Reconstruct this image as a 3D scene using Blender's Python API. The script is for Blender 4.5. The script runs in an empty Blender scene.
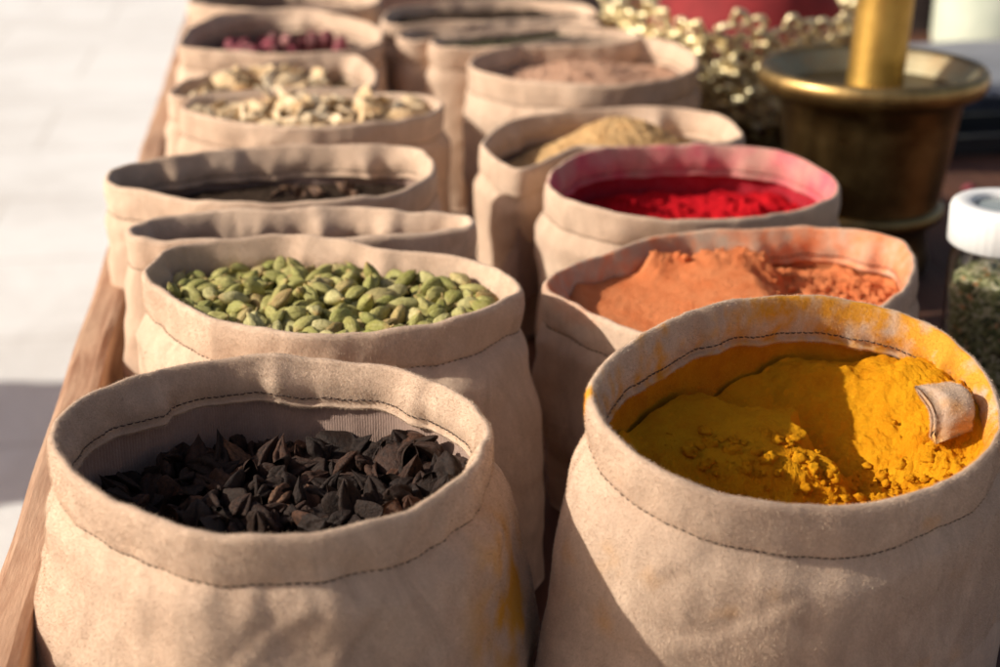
# Spice market stall: cloth bags of spices on a wooden table, low sun from the left
import bpy, math, random
import numpy as np
from mathutils import Vector, Matrix, Euler, noise

random.seed(11)
rng = np.random.default_rng(7)
PI = math.pi
scene = bpy.context.scene
COL = scene.collection

# ---------------------------------------------------------------- rims of the bags, in metres
RIMS = {
    'L1': [(-0.1494,0.8471,0.226), (-0.1445,0.8975,0.2254), (-0.1201,0.9348,0.2241), (-0.0805,0.9643,0.2222), (-0.0352,0.9757,0.2203), (0.0098,0.9697,0.2183), (0.0539,0.95,0.2164), (0.0858,0.9135,0.2149), (0.0988,0.8736,0.2141), (0.0972,0.8397,0.214), (0.08,0.7981,0.2146), (0.0523,0.7637,0.2158), (0.0195,0.7417,0.2175), (-0.0165,0.7305,0.2194), (-0.0541,0.7324,0.2215), (-0.0932,0.7564,0.2236), (-0.1271,0.7973,0.2252)],
    'L2': [(-0.1226,1.1515,0.2204), (-0.1179,1.187,0.2211), (-0.1023,1.2159,0.2216), (-0.0546,1.2298,0.2219), (-0.0104,1.2293,0.222), (0.0317,1.209,0.2218), (0.0597,1.1885,0.2215), (0.117,1.16,0.2211), (0.1436,1.1204,0.2204), (0.1502,1.0917,0.2199), (0.143,1.076,0.2196), (0.1152,1.0477,0.2189), (0.0699,1.025,0.2183), (0.011,1.0178,0.218), (-0.028,1.0281,0.2181), (-0.0745,1.0617,0.2187), (-0.1029,1.1087,0.2196)],
    'L3': [(-0.1448,1.2688,0.2191), (-0.1375,1.2868,0.2201), (-0.1181,1.299,0.2209), (-0.0733,1.3083,0.2216), (-0.015,1.3036,0.2218), (0.031,1.3029,0.222), (0.0763,1.2871,0.2215), (0.1093,1.2805,0.2214), (0.1298,1.268,0.2209), (0.1319,1.2484,0.2199), (0.1099,1.2417,0.2194), (0.085,1.2355,0.2189), (0.0524,1.2303,0.2184), (-0.0074,1.2321,0.2181), (-0.0709,1.2401,0.2181), (-0.1145,1.2444,0.218), (-0.1365,1.2539,0.2184)],
    'L4': [(-0.1791,1.4338,0.2184), (-0.1707,1.4683,0.2201), (-0.1177,1.496,0.2216), (-0.0526,1.5139,0.2227), (0.0237,1.5111,0.223), (0.081,1.5039,0.223), (0.1084,1.484,0.2223), (0.1166,1.4355,0.2202), (0.1048,1.3926,0.2182), (0.0678,1.3609,0.2164), (0.0193,1.3482,0.2154), (-0.041,1.3479,0.215), (-0.0929,1.3622,0.2154), (-0.1378,1.392,0.2167), (-0.1674,1.4124,0.2175)],
    'L5': [(-0.1265,1.709,0.2191), (-0.1116,1.7484,0.2196), (-0.0688,1.762,0.2199), (0.0079,1.7621,0.22), (0.0848,1.7525,0.22), (0.1382,1.7267,0.2198), (0.1479,1.6883,0.2193), (0.1322,1.6546,0.2188), (0.0988,1.6288,0.2184), (0.0466,1.6145,0.2181), (-0.0044,1.6127,0.218), (-0.0657,1.6409,0.2183), (-0.1081,1.6759,0.2187)],
    'L6': [(-0.1451,1.785,0.2192), (-0.1267,1.8336,0.223), (-0.0713,1.8726,0.2262), (0.0045,1.9121,0.2294), (0.058,1.9146,0.23), (0.0798,1.8712,0.2274), (0.0831,1.8034,0.2227), (0.064,1.7819,0.2209), (-0.0029,1.7825,0.2203), (-0.0803,1.7807,0.2195), (-0.1289,1.7679,0.218)],
    'L7': [(-0.153,2.0783,0.2198), (-0.134,2.2097,0.2231), (-0.0818,2.2663,0.2245), (0.0013,2.2778,0.225), (0.049,2.2356,0.2242), (0.1013,2.1534,0.2225), (0.1054,2.0825,0.2207), (0.087,2.0248,0.2191), (0.036,2.0025,0.2183), (-0.0259,1.999,0.218), (-0.0879,2.0179,0.2183), (-0.1359,2.041,0.2188)],
    'L8': [(-0.1597,2.4061,0.22), (-0.1273,2.5343,0.22), (-0.0279,2.5828,0.22), (0.0649,2.5303,0.22), (0.1105,2.4463,0.22), (0.1156,2.3717,0.22), (0.0867,2.314,0.22), (-0.0128,2.3094,0.22), (-0.1197,2.3483,0.22)],
    'R1': [(0.1551,0.821,0.2455), (0.1687,0.8575,0.2509), (0.2026,0.9021,0.2537), (0.2464,0.9394,0.2532), (0.2933,0.9649,0.2502), (0.345,0.9758,0.244), (0.3908,0.9654,0.235), (0.4162,0.9393,0.2258), (0.4234,0.9083,0.2181), (0.4229,0.8835,0.2125), (0.4171,0.8564,0.2068), (0.4008,0.8274,0.2022), (0.3764,0.8026,0.1997), (0.3359,0.7757,0.1993), (0.2951,0.7599,0.2024), (0.2588,0.754,0.2076), (0.2193,0.7541,0.2155), (0.1872,0.7646,0.225), (0.1641,0.7889,0.236)],
    'R2': [(0.1816,1.1546,0.1942), (0.1972,1.1934,0.1959), (0.2358,1.2275,0.1975), (0.2934,1.2617,0.1991), (0.365,1.2706,0.1997), (0.4351,1.2696,0.2), (0.4858,1.2377,0.1991), (0.487,1.1891,0.1972), (0.4633,1.1341,0.1948), (0.43,1.0952,0.1929), (0.3878,1.0715,0.1915), (0.3384,1.0591,0.1906), (0.2931,1.0575,0.1902), (0.2491,1.0594,0.19), (0.2282,1.0729,0.1906), (0.2004,1.1179,0.1926)],
    'R3': [(0.221,1.4066,0.2103), (0.2469,1.4685,0.212), (0.2871,1.5071,0.2116), (0.3514,1.526,0.2089), (0.4345,1.5295,0.2043), (0.4776,1.5066,0.2006), (0.4973,1.4642,0.1969), (0.4993,1.4145,0.1936), (0.4842,1.3829,0.1924), (0.4607,1.36,0.1922), (0.4191,1.3339,0.193), (0.3701,1.3154,0.1949), (0.3151,1.3113,0.1982), (0.271,1.3227,0.2019), (0.238,1.3481,0.2057), (0.2222,1.3734,0.2083)],
    'R4': [(0.1812,1.5833,0.2028), (0.2101,1.6488,0.205), (0.2539,1.6844,0.2062), (0.323,1.7015,0.2069), (0.3762,1.6992,0.207), (0.4222,1.6847,0.2068), (0.4475,1.6519,0.2059), (0.4511,1.5872,0.204), (0.4361,1.5626,0.2032), (0.399,1.5524,0.2027), (0.3462,1.5481,0.2024), (0.296,1.5543,0.2024), (0.2667,1.5508,0.2021), (0.216,1.4952,0.2), (0.1967,1.4976,0.2), (0.1832,1.54,0.2014)],
    'R5': [(0.2001,1.8927,0.22), (0.2219,1.9578,0.22), (0.2765,2.0098,0.22), (0.3447,2.0494,0.22), (0.4144,2.0548,0.22), (0.4639,2.0136,0.22), (0.4791,1.9449,0.22), (0.4685,1.8592,0.22), (0.4386,1.8049,0.22), (0.3812,1.768,0.22), (0.3116,1.7659,0.22), (0.2479,1.8009,0.22), (0.2114,1.8446,0.22)],
    'R6': [(0.1672,2.0428,0.2189), (0.1875,2.0821,0.2202), (0.2502,2.1117,0.2213), (0.3331,2.1271,0.222), (0.4082,2.092,0.2213), (0.4401,2.0506,0.2202), (0.4238,2.0225,0.2193), (0.3798,2.0104,0.2187), (0.302,2.0086,0.2184), (0.225,2.0067,0.218), (0.181,2.0122,0.218)],
    'R7': [(0.128,2.0906,0.2187), (0.153,2.1443,0.2203), (0.2147,2.1563,0.2208), (0.2996,2.1794,0.2217), (0.3767,2.1836,0.222), (0.4035,2.1394,0.221), (0.3744,2.1298,0.2206), (0.3039,2.1125,0.2199), (0.207,2.0807,0.2187), (0.1469,2.0639,0.218)],
    'R8': [(0.1139,2.2122,0.2186), (0.1405,2.3036,0.2206), (0.2187,2.3404,0.2215), (0.3231,2.3514,0.222), (0.4027,2.2939,0.2211), (0.4109,2.2178,0.2195), (0.3577,2.1958,0.2189), (0.2736,2.1922,0.2186), (0.1911,2.1956,0.2185), (0.1353,2.1819,0.218)],
}

# ---------------------------------------------------------------- helpers
def link(o, parent=None):
    COL.objects.link(o)
    if parent is not None:
        o.parent = parent
    return o

def tag(o, label=None, cat=None, group=None, kind=None):
    if label: o['label'] = label
    if cat: o['category'] = cat
    if group: o['group'] = group
    if kind: o['kind'] = kind
    return o

def empty(name, loc=(0, 0, 0), rz=0.0):
    o = bpy.data.objects.new(name, None)
    o.empty_display_size = 0.05
    o.location = loc
    o.rotation_euler = (0, 0, rz)
    return link(o)

def mesh_obj(name, verts, faces, mat, parent=None, smooth=True, attrs=None):
    me = bpy.data.meshes.new(name)
    me.from_pydata([tuple(v) for v in verts], [], [tuple(f) for f in faces])
    if attrs:
        fb = FIB.pop() if FIB else np.full(len(verts), .5)
        attrs = dict(attrs, fibre=fb)
        for an, vals in attrs.items():
            a = me.attributes.new(an, 'FLOAT', 'POINT')
            a.data.foreach_set('value', np.asarray(vals, dtype=np.float32))
    me.update()
    if smooth:
        me.polygons.foreach_set('use_smooth', [True] * len(me.polygons))
    if mat:
        me.materials.append(mat)
    o = bpy.data.objects.new(name, me)
    return link(o, parent)

def nz(x, y, z=0.0):
    return noise.noise(Vector((x, y, z)))

def fbm(x, y, z=0.0, oct=4, lac=2.1, gain=0.5):
    a, s = 1.0, 0.0
    for i in range(oct):
        s += a * noise.noise(Vector((x, y, z + i * 7.3)))
        x *= lac; y *= lac; z *= lac; a *= gain
    return s

def sstep(a, b, x):
    t = max(0.0, min(1.0, (x - a) / (b - a)))
    return t * t * (3 - 2 * t)

class Soup:
    """collects shapes that belong to ONE part"""
    def __init__(self):
        self.v, self.f = [], []
    def add(self, v, f):
        n = len(self.v)
        self.v += [tuple(p) for p in v]
        self.f += [tuple(i + n for i in q) for q in f]
    def box(self, x0, x1, y0, y1, z0, z1, M=None):
        v = [Vector((x, y, z)) for z in (z0, z1) for y in (y0, y1) for x in (x0, x1)]
        if M: v = [M @ p for p in v]
        self.add(v, [(0, 2, 3, 1), (4, 5, 7, 6), (0, 1, 5, 4), (2, 6, 7, 3), (0, 4, 6, 2), (1, 3, 7, 5)])
    def lathe(self, prof, n=48, M=None, cap=True):
        v, f = [], []
        for (r, z) in prof:
            for i in range(n):
                a = 2 * PI * i / n
                p = Vector((r * math.cos(a), r * math.sin(a), z))
                v.append(M @ p if M else p)
        for j in range(len(prof) - 1):
            for i in range(n):
                k = (i + 1) % n
                f.append((j * n + i, j * n + k, (j + 1) * n + k, (j + 1) * n + i))
        if cap:
            f.append(tuple(range(n))[::-1])
            f.append(tuple(range((len(prof) - 1) * n, len(prof) * n)))
        self.add(v, f)
    def tube(self, pts, r, n=6, closed=False, taper=None):
        pts = [Vector(p) for p in pts]
        m = len(pts)
        v, f = [], []
        for i, p in enumerate(pts):
            if closed: t = pts[(i + 1) % m] - pts[i - 1]
            else: t = pts[min(i + 1, m - 1)] - pts[max(i - 1, 0)]
            t.normalize()
            u = t.orthogonal().normalized() if abs(t.z) > .99 else t.cross(Vector((0, 0, 1))).normalized()
            w = t.cross(u)
            rr = r * (taper(i / (m - 1)) if taper else 1)
            for k in range(n):
                a = 2 * PI * k / n
                v.append(p + (u * math.cos(a) + w * math.sin(a)) * rr)
        for i in range(m if closed else m - 1):
            j = (i + 1) % m
            for k in range(n):
                q = (k + 1) % n
                f.append((i * n + k, i * n + q, j * n + q, j * n + k))
        if not closed:
            f.append(tuple(range(n))[::-1]); f.append(tuple(range((m - 1) * n, m * n)))
        self.add(v, f)
    def ball(self, c, r, seed=0, amp=0.0, nu=8, nv=6, sc=(1, 1, 1)):
        v, f = [], []
        c = Vector(c)
        for j in range(nv + 1):
            th = PI * j / nv
            for i in range(nu):
                ph = 2 * PI * i / nu
                d = Vector((math.sin(th) * math.cos(ph), math.sin(th) * math.sin(ph), math.cos(th)))
                k = 1 + amp * (noise.noise(d * 1.6 + Vector((seed, seed * .7, 0))) + .9 * noise.noise(d * 4.1 + Vector((0, seed, seed * .7))))
                v.append(c + Vector((d.x * sc[0], d.y * sc[1], d.z * sc[2])) * r * k)
        for j in range(nv):
            for i in range(nu):
                q = (i + 1) % nu
                f.append((j * nu + i, (j + 1) * nu + i, (j + 1) * nu + q, j * nu + q))
        self.add(v, f)
    def obj(self, name, mat, parent=None, smooth=True):
        return mesh_obj(name, self.v, self.f, mat, parent, smooth)

# ---------------------------------------------------------------- materials
class NT:
    def __init__(self, name):
        self.m = bpy.data.materials.new(name)
        self.m.use_nodes = True
        self.t = self.m.node_tree
        self.b = self.t.nodes['Principled BSDF']
    def n(self, typ, **kw):
        nd = self.t.nodes.new(typ)
        for k, v in kw.items():
            if k.startswith('i_'):
                nd.inputs[k[2:].replace('_', ' ')].default_value = v
            else:
                setattr(nd, k, v)
        return nd
    def l(self, a, b):
        self.t.links.new(a, b)
    def coord(self, out='Object'):
        # object space shifted by where the thing stands, so no two things carry the same pattern
        c = self.n('ShaderNodeTexCoord').outputs[out]; i = self.n('ShaderNodeObjectInfo').outputs['Location']
        a = self.n('ShaderNodeVectorMath', operation='ADD'); self.l(c, a.inputs[0]); self.l(i, a.inputs[1])
        return a.outputs[0]
    def plain_coord(self, out='Object'):
        return self.n('ShaderNodeTexCoord').outputs[out]
    def noise(self, scale, detail=4, rough=.55, vec=None, dist=0.0):
        nd = self.n('ShaderNodeTexNoise')
        nd.inputs['Scale'].default_value = scale
        nd.inputs['Detail'].default_value = detail
        nd.inputs['Roughness'].default_value = rough
        nd.inputs['Distortion'].default_value = dist
        self.l(vec if vec is not None else self.coord(), nd.inputs['Vector'])
        return nd.outputs['Fac']
    def ramp(self, fac, stops):
        r = self.n('ShaderNodeValToRGB')
        e = r.color_ramp.elements
        while len(e) < len(stops): e.new(.5)
        for k, (p, c) in enumerate(stops):
            e[k].position = p
            e[k].color = (*c, 1) if len(c) == 3 else c
        self.l(fac, r.inputs['Fac'])
        return r.outputs['Color']
    def mix(self, fac, a, b, blend='MIX'):
        m = self.n('ShaderNodeMix', data_type='RGBA', blend_type=blend)
        for val, idx in ((fac, 0), (a, 6), (b, 7)):
            if hasattr(val, 'is_linked'): self.l(val, m.inputs[idx])
            elif idx == 0: m.inputs[0].default_value = val
            else: m.inputs[idx].default_value = (*val, 1)
        return m.outputs[2]
    def math(self, op, a, b=None):
        m = self.n('ShaderNodeMath', operation=op)
        for val, idx in ((a, 0), (b, 1)):
            if val is None: continue
            if hasattr(val, 'is_linked'): self.l(val, m.inputs[idx])
            else: m.inputs[idx].default_value = val
        return m.outputs[0]
    def bump(self, h, strength=.3, dist=.001, prev=None):
        b = self.n('ShaderNodeBump')
        b.inputs['Strength'].default_value = strength
        b.inputs['Distance'].default_value = dist
        self.l(h, b.inputs['Height'])
        if prev is not None: self.l(prev, b.inputs['Normal'])
        return b.outputs['Normal']
    def attr(self, name):
        a = self.n('ShaderNodeAttribute'); a.attribute_name = name
        return a.outputs['Fac']
    def rnd(self):
        return self.n('ShaderNodeObjectInfo').outputs['Random']
    def set(self, **kw):
        for k, v in kw.items():
            k = k.replace('_', ' ')
            if hasattr(v, 'is_linked'): self.l(v, self.b.inputs[k])
            else:
                if isinstance(v, tuple) and len(v) == 3: v = (*v, 1)
                self.b.inputs[k].default_value = v
        return self.m

def fabric(name, c1, c2, stain=(.7, .35, .03), knit=False):
    t = NT(name)
    co = t.coord()
    big = t.noise(14, 4, .6, co, .4)
    base = t.ramp(big, [(.32, c2), (.68, c1)])
    mott = t.noise(120, 5, .7, co)
    base = t.mix(t.math('MULTIPLY', mott, .6), base, t.mix(.5, base, tuple(x * .62 for x in c2)))
    mp = t.n('ShaderNodeMapping'); mp.inputs['Scale'].default_value = (1, 1, .35)
    t.l(co, mp.inputs['Vector'])
    mn = t.n('ShaderNodeMapping'); mn.inputs['Scale'].default_value = (1, 1, .5); mn.inputs['Rotation'].default_value = (.3, .2, .4)
    t.l(co, mn.inputs['Vector'])
    nap = t.noise(38, 6, .72, mn.outputs['Vector'], 1.2)
    base = t.mix(t.ramp(nap, [(.38, (.55, .55, .55)), (.60, (0, 0, 0))]), base, tuple(x * .74 for x in c2))
    fib = t.noise(1500, 3, .65, mp.outputs['Vector'])
    base = t.mix(t.math('MULTIPLY', t.ramp(fib, [(.4, (1, 1, 1)), (.62, (0, 0, 0))]), .3), base, tuple(x * .55 for x in c2))
    fbr = t.attr('fibre')
    base = t.mix(t.ramp(fbr, [(.0, (.45, .45, .45)), (.5, (0, 0, 0))]), base, tuple(x * .6 for x in c2))
    base = t.mix(t.ramp(fbr, [(.5, (0, 0, 0)), (1, (.8, .8, .8))]), base, tuple(min(.95, x * 1.22) for x in c1))
    st = t.attr('stain')
    sn = t.math('MULTIPLY', st, t.math('ADD', .55, t.noise(60, 5, .7, co)))
    sn = t.math('MULTIPLY', sn, t.math('ADD', .45, t.noise(420, 4, .8, co)))
    cl = t.n('ShaderNodeClamp'); cl.inputs['Max'].default_value = .96; t.l(sn, cl.inputs['Value'])
    base = t.mix(cl.outputs[0], base, stain)
    nb = t.bump(mott, .35, .002)
    if knit:
        w = t.n('ShaderNodeTexWave', wave_type='BANDS', bands_direction='X')
        w.inputs['Scale'].default_value = 190; w.inputs['Distortion'].default_value = 1.2
        t.l(co, w.inputs['Vector'])
        nb = t.bump(w.outputs['Fac'], .35, .0006, nb)
    nb = t.bump(fib, .55, .0009, nb)
    t.set(Base_Color=base, Roughness=.93, Normal=nb, Sheen_Weight=.12, Sheen_Roughness=.4, Specular_IOR_Level=.15)
    t.b.inputs['Sheen Tint'].default_value = (1, .9, .8, 1)
    return t.m

def powder(name, c1, c2, c3, grain=700, bstr=.8):
    t = NT(name)
    co = t.coord()
    base = t.ramp(t.noise(45, 6, .7, co), [(.3, c2), (.62, c1)])
    g = t.noise(grain, 5, .75, co)
    base = t.mix(t.ramp(g, [(.5, (0, 0, 0)), (.75, (.8, .8, .8))]), base, c3)
    nb = t.bump(t.noise(160, 6, .75, co), .6, .004)
    nb = t.bump(g, bstr, .0018, nb)
    nb = t.bump(t.noise(grain * 2.2, 3, .8, co), bstr * .8, .0009, nb)
    return t.set(Base_Color=base, Roughness=.98, Normal=nb, Specular_IOR_Level=.05)

def organic(name, stops, dark, scale=220, rough=.6, spec=.4, bstr=.5, var=None):
    """seed, husk and chip material that varies from one object to the next"""
    t = NT(name)
    co = t.coord()
    base = t.ramp(t.rnd(), stops)
    n1 = t.noise(scale, 5, .7, co, .5)
    base = t.mix(t.ramp(n1, [(.42, (0, 0, 0)), (.7, (.85, .85, .85))]), base, dark)
    nb = t.bump(n1, bstr, .0015)
    return t.set(Base_Color=base, Roughness=rough, Normal=nb, Specular_IOR_Level=spec)

def wood(name, c1, c2, scale=1.0, axis='y', rough=.7):
    t = NT(name)
    co = t.coord()
    mp = t.n('ShaderNodeMapping')
    mp.inputs['Scale'].default_value = (9, .7, 9) if axis == 'y' else (.7, 9, 9)
    t.l(co, mp.inputs['Vector'])
    g = t.noise(5 * scale, 8, .65, mp.outputs['Vector'], .6)
    f = t.noise(40 * scale, 4, .7, mp.outputs['Vector'])
    base = t.ramp(g, [(.3, c2), (.55, c1), (.75, tuple(x * .8 for x in c1))])
    base = t.mix(t.math('MULTIPLY', f, .5), base, tuple(x * .45 for x in c2))
    nb = t.bump(g, .4, .003); nb = t.bump(f, .35, .001, nb)
    return t.set(Base_Color=base, Roughness=rough, Normal=nb, Specular_IOR_Level=.3)

FAB1, FAB2 = (.86, .645, .475), (.66, .465, .335)
M_fab = fabric('beige suede cloth', FAB1, FAB2)
M_fab_y = fabric('suede dusted yellow', FAB1, FAB2, (.74, .33, .025))
M_fab_o = fabric('suede dusted orange', FAB1, FAB2, (.78, .27, .12))
M_fab_r = fabric('suede dusted red', FAB1, FAB2, (.66, .12, .16))
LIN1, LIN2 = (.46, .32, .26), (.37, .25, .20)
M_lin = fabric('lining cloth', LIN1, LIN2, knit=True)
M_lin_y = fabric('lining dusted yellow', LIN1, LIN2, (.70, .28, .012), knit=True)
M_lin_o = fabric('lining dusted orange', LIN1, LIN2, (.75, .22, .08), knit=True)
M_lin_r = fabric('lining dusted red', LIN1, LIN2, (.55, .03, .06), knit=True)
t = NT('dark sewing thread'); M_thread = t.set(Base_Color=(.07, .045, .035), Roughness=.8)
M_turmeric = powder('turmeric', (.87, .385, .012), (.78, .27, .006), (.90, .46, .024))
M_orange = powder('orange powder', (.88, .30, .12), (.78, .20, .065), (.90, .37, .17))
M_red = powder('red powder', (.66, .012, .020), (.44, .004, .014), (.76, .035, .035))
M_ginger = powder('beige granules', (.80, .51, .24), (.66, .38, .16), (.86, .62, .34), 420, 1.0)
M_pinkgr = powder('pink brown granules', (.66, .40, .27), (.50, .27, .18), (.74, .52, .36), 300, 1.0)
M_lin_y = powder('turmeric coated lining', (.80, .32, .012), (.66, .22, .010), (.86, .40, .03), 500, 1.0)
M_lin_o = powder('orange coated lining', (.82, .28, .11), (.70, .20, .08), (.86, .38, .20), 500, 1.0)
M_lin_r = powder('red coated lining', (.55, .03, .05), (.42, .012, .025), (.70, .16, .17), 500, 1.0)
M_greygr = powder('dark green herb', (.075, .07, .04), (.04, .04, .022), (.14, .13, .07), 260, 1.0)
M_darkgr = powder('dark seed', (.06, .04, .028), (.03, .02, .014), (.11, .07, .05), 260, 1.0)
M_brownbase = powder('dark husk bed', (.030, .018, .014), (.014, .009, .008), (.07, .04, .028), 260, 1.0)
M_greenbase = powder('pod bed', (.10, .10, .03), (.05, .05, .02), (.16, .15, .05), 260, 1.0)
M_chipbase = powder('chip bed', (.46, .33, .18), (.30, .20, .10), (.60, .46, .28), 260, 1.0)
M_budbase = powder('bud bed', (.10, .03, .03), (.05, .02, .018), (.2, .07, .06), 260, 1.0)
M_husk = organic('dark husk', [(0, (.022, .011, .007)), (.5, (.036, .018, .011)), (.82, (.060, .027, .016)), (.93, (.10, .042, .022)), (1, (.20, .10, .055))],
                 (.009, .006, .005), 330, .62, .28, 1.0)
M_pod = organic('green cardamom', [(0, (.27, .26, .055)), (.25, (.46, .41, .14)), (.45, (.27, .28, .065)), (.65, (.40, .37, .11)), (.8, (.56, .50, .24)), (.92, (.46, .33, .13)), (1, (.30, .18, .07))],
                (.20, .17, .04), 260, .62, .32, .6)
def pod_ends(m):
    nt = m.node_tree; b = nt.nodes['Principled BSDF']
    old = b.inputs['Base Color'].links[0].from_socket
    tc = nt.nodes.new('ShaderNodeTexCoord'); sp = nt.nodes.new('ShaderNodeSeparateXYZ'); nt.links.new(tc.outputs['Object'], sp.inputs[0])
    mp = nt.nodes.new('ShaderNodeMapping'); mp.inputs['Scale'].default_value = (60, 900, 900); nt.links.new(tc.outputs['Object'], mp.inputs['Vector'])
    nn = nt.nodes.new('ShaderNodeTexNoise'); nn.inputs['Scale'].default_value = 1.0; nn.inputs['Detail'].default_value = 4; nt.links.new(mp.outputs[0], nn.inputs['Vector'])
    ab = nt.nodes.new('ShaderNodeMath'); ab.operation = 'ABSOLUTE'; nt.links.new(sp.outputs[0], ab.inputs[0])
    r = nt.nodes.new('ShaderNodeMapRange'); r.inputs[1].default_value = .0080; r.inputs[2].default_value = .0118; r.inputs[4].default_value = .8; nt.links.new(ab.outputs[0], r.inputs[0])
    m1 = nt.nodes.new('ShaderNodeMix'); m1.data_type = 'RGBA'; nt.links.new(r.outputs[0], m1.inputs[0]); nt.links.new(old, m1.inputs[6]); m1.inputs[7].default_value = (.42, .27, .10, 1)
    f = nt.nodes.new('ShaderNodeMapRange'); f.inputs[1].default_value = .45; f.inputs[2].default_value = .7; f.inputs[4].default_value = .32; nt.links.new(nn.outputs['Fac'], f.inputs[0])
    m2 = nt.nodes.new('ShaderNodeMix'); m2.data_type = 'RGBA'; nt.links.new(f.outputs[0], m2.inputs[0]); nt.links.new(m1.outputs[2], m2.inputs[6]); m2.inputs[7].default_value = (.62, .55, .27, 1)
    nt.links.new(m2.outputs[2], b.inputs['Base Color'])
    bp = nt.nodes.new('ShaderNodeBump'); bp.inputs['Strength'].default_value = .7; bp.inputs['Distance'].default_value = .0012
    nt.links.new(nn.outputs['Fac'], bp.inputs['Height']); nt.links.new(b.inputs['Normal'].links[0].from_socket, bp.inputs['Normal']); nt.links.new(bp.outputs[0], b.inputs['Normal'])
pod_ends(M_pod)
M_chip = organic('pale dried slice', [(0, (.80, .62, .40)), (.5, (.72, .51, .29)), (1, (.86, .71, .50))], (.50, .33, .16), 180, .7, .3, .5)
M_bud = organic('dried bud', [(0, (.42, .08, .11)), (.35, (.20, .04, .05)), (.6, (.12, .04, .035)), (.8, (.58, .30, .26)), (1, (.50, .14, .16))], (.20, .04, .05), 200, .6, .4, .5)
M_bit = organic('brown dried bit', [(0, (.13, .07, .045)), (1, (.26, .15, .09))], (.07, .04, .03), 200, .7, .3, .5)
M_table = wood('brown table board', (.15, .064, .038), (.075, .032, .020))
M_crate = wood('worn crate board', (.64, .41, .27), (.36, .17, .095), 1.8)

def metal(name, c1, c2, r=.3, scale=18):
    t = NT(name)
    n1 = t.noise(scale, 6, .65)
    base = t.ramp(n1, [(.35, c2), (.65, c1)])
    ro = t.math('ADD', r, t.math('MULTIPLY', t.noise(scale * 3, 4), .25))
    return t.set(Base_Color=base, Metallic=1.0, Roughness=ro, Normal=t.bump(t.noise(scale * 6, 4), .15, .002))
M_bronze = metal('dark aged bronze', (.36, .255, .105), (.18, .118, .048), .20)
M_rimbrass = metal('worn brass rim', (.56, .38, .15), (.30, .19, .075), .28)
M_pestle = metal('polished brass', (.72, .47, .13), (.58, .36, .09), .33)
M_gold = metal('bright gilt', (1.0, .89, .58), (.98, .80, .44), .20, 40)
M_gold.node_tree.nodes['Principled BSDF'].inputs['Metallic'].default_value = .65
M_patina = metal('green patina', (.36, .36, .25), (.40, .29, .16), .42)
t = NT('white plastic'); M_white = t.set(Base_Color=t.ramp(t.noise(30, 3), [(.3, (.80, .80, .78)), (.7, (.86, .86, .85))]), Roughness=.35)
t = NT('grey lid disc'); M_disc = t.set(Base_Color=t.ramp(t.noise(50, 3), [(.3, (.22, .26, .26)), (.7, (.34, .38, .37))]), Roughness=.2)
t = NT('clear glass'); M_glass = t.set(Base_Color=(.96, .98, .97), Roughness=.02, Transmission_Weight=1.0, IOR=1.45)
M_herb = organic('dried herb leaf', [(0, (.10, .13, .035)), (.4, (.22, .23, .08)), (.75, (.36, .32, .15)), (.9, (.50, .42, .25)), (1, (.55, .20, .06))], (.07, .08, .03), 200, .8, .2, .4)
t = NT('dark red cloth'); M_redcloth = t.set(Base_Color=t.ramp(t.noise(25, 5), [(.3, (.16, .008, .010)), (.7, (.28, .018, .020))]), Roughness=.85)
t = NT('dark blue cloth'); M_blue = t.set(Base_Color=t.ramp(t.noise(25, 5), [(.3, (.035, .045, .075)), (.7, (.08, .10, .15))]), Roughness=.85, Sheen_Weight=.3)
t = NT('dark brown cloth'); M_darkcloth = t.set(Base_Color=t.ramp(t.noise(18, 5), [(.3, (.022, .014, .013)), (.7, (.055, .034, .03))]), Roughness=.9)
t = NT('black plastic'); M_black = t.set(Base_Color=t.ramp(t.noise(25, 5), [(.3, (.012, .012, .013)), (.7, (.03, .03, .032))]), Roughness=.5)
t = NT('pale enamel'); M_pale = t.set(Base_Color=t.ramp(t.noise(15, 5), [(.3, (.55, .60, .48)), (.7, (.70, .73, .60))]), Roughness=.4)
t = NT('stone paving')
co = t.coord()
br = t.n('ShaderNodeTexBrick'); br.offset = .5
br.inputs['Scale'].default_value = 1.0
br.inputs['Brick Width'].default_value = .9; br.inputs['Row Height'].default_value = .6
br.inputs['Mortar Size'].default_value = .012; br.inputs['Mortar Smooth'].default_value = .3
br.inputs['Color1'].default_value = (.95, .93, .90, 1); br.inputs['Color2'].default_value = (.92, .895, .86, 1)
br.inputs['Mortar'].default_value = (.74, .70, .655, 1)
t.l(co, br.inputs['Vector'])
pb = t.mix(t.math('MULTIPLY', t.noise(3, 6, .7, co), .55), br.outputs['Color'], (.80, .76, .71))
pb = t.mix(t.ramp(t.noise(1.1, 7, .75, co, .6), [(.45, (0, 0, 0)), (.72, (.6, .6, .6))]), pb, (.60, .55, .50))
M_paving = t.set(Base_Color=pb, Roughness=.85, Normal=t.bump(t.noise(30, 6, .7, co), .4, .01))
t = NT('grey stone'); M_stone = t.set(Base_Color=t.ramp(t.noise(9, 6), [(.3, (.32, .30, .28)), (.7, (.45, .43, .40))]), Roughness=.9)

# ---------------------------------------------------------------- bags
def catmull(P, per):
    m = len(P); out = []
    P = [Vector(p) for p in P]
    for i in range(m):
        a, b, c, d = P[i - 1], P[i], P[(i + 1) % m], P[(i + 2) % m]
        for k in range(per):
            u = k / per
            out.append(.5 * ((2 * b) + (c - a) * u + (2 * a - 5 * b + 4 * c - d) * u * u + (3 * b - a - 3 * c + d) * u ** 3))
    return out

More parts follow.
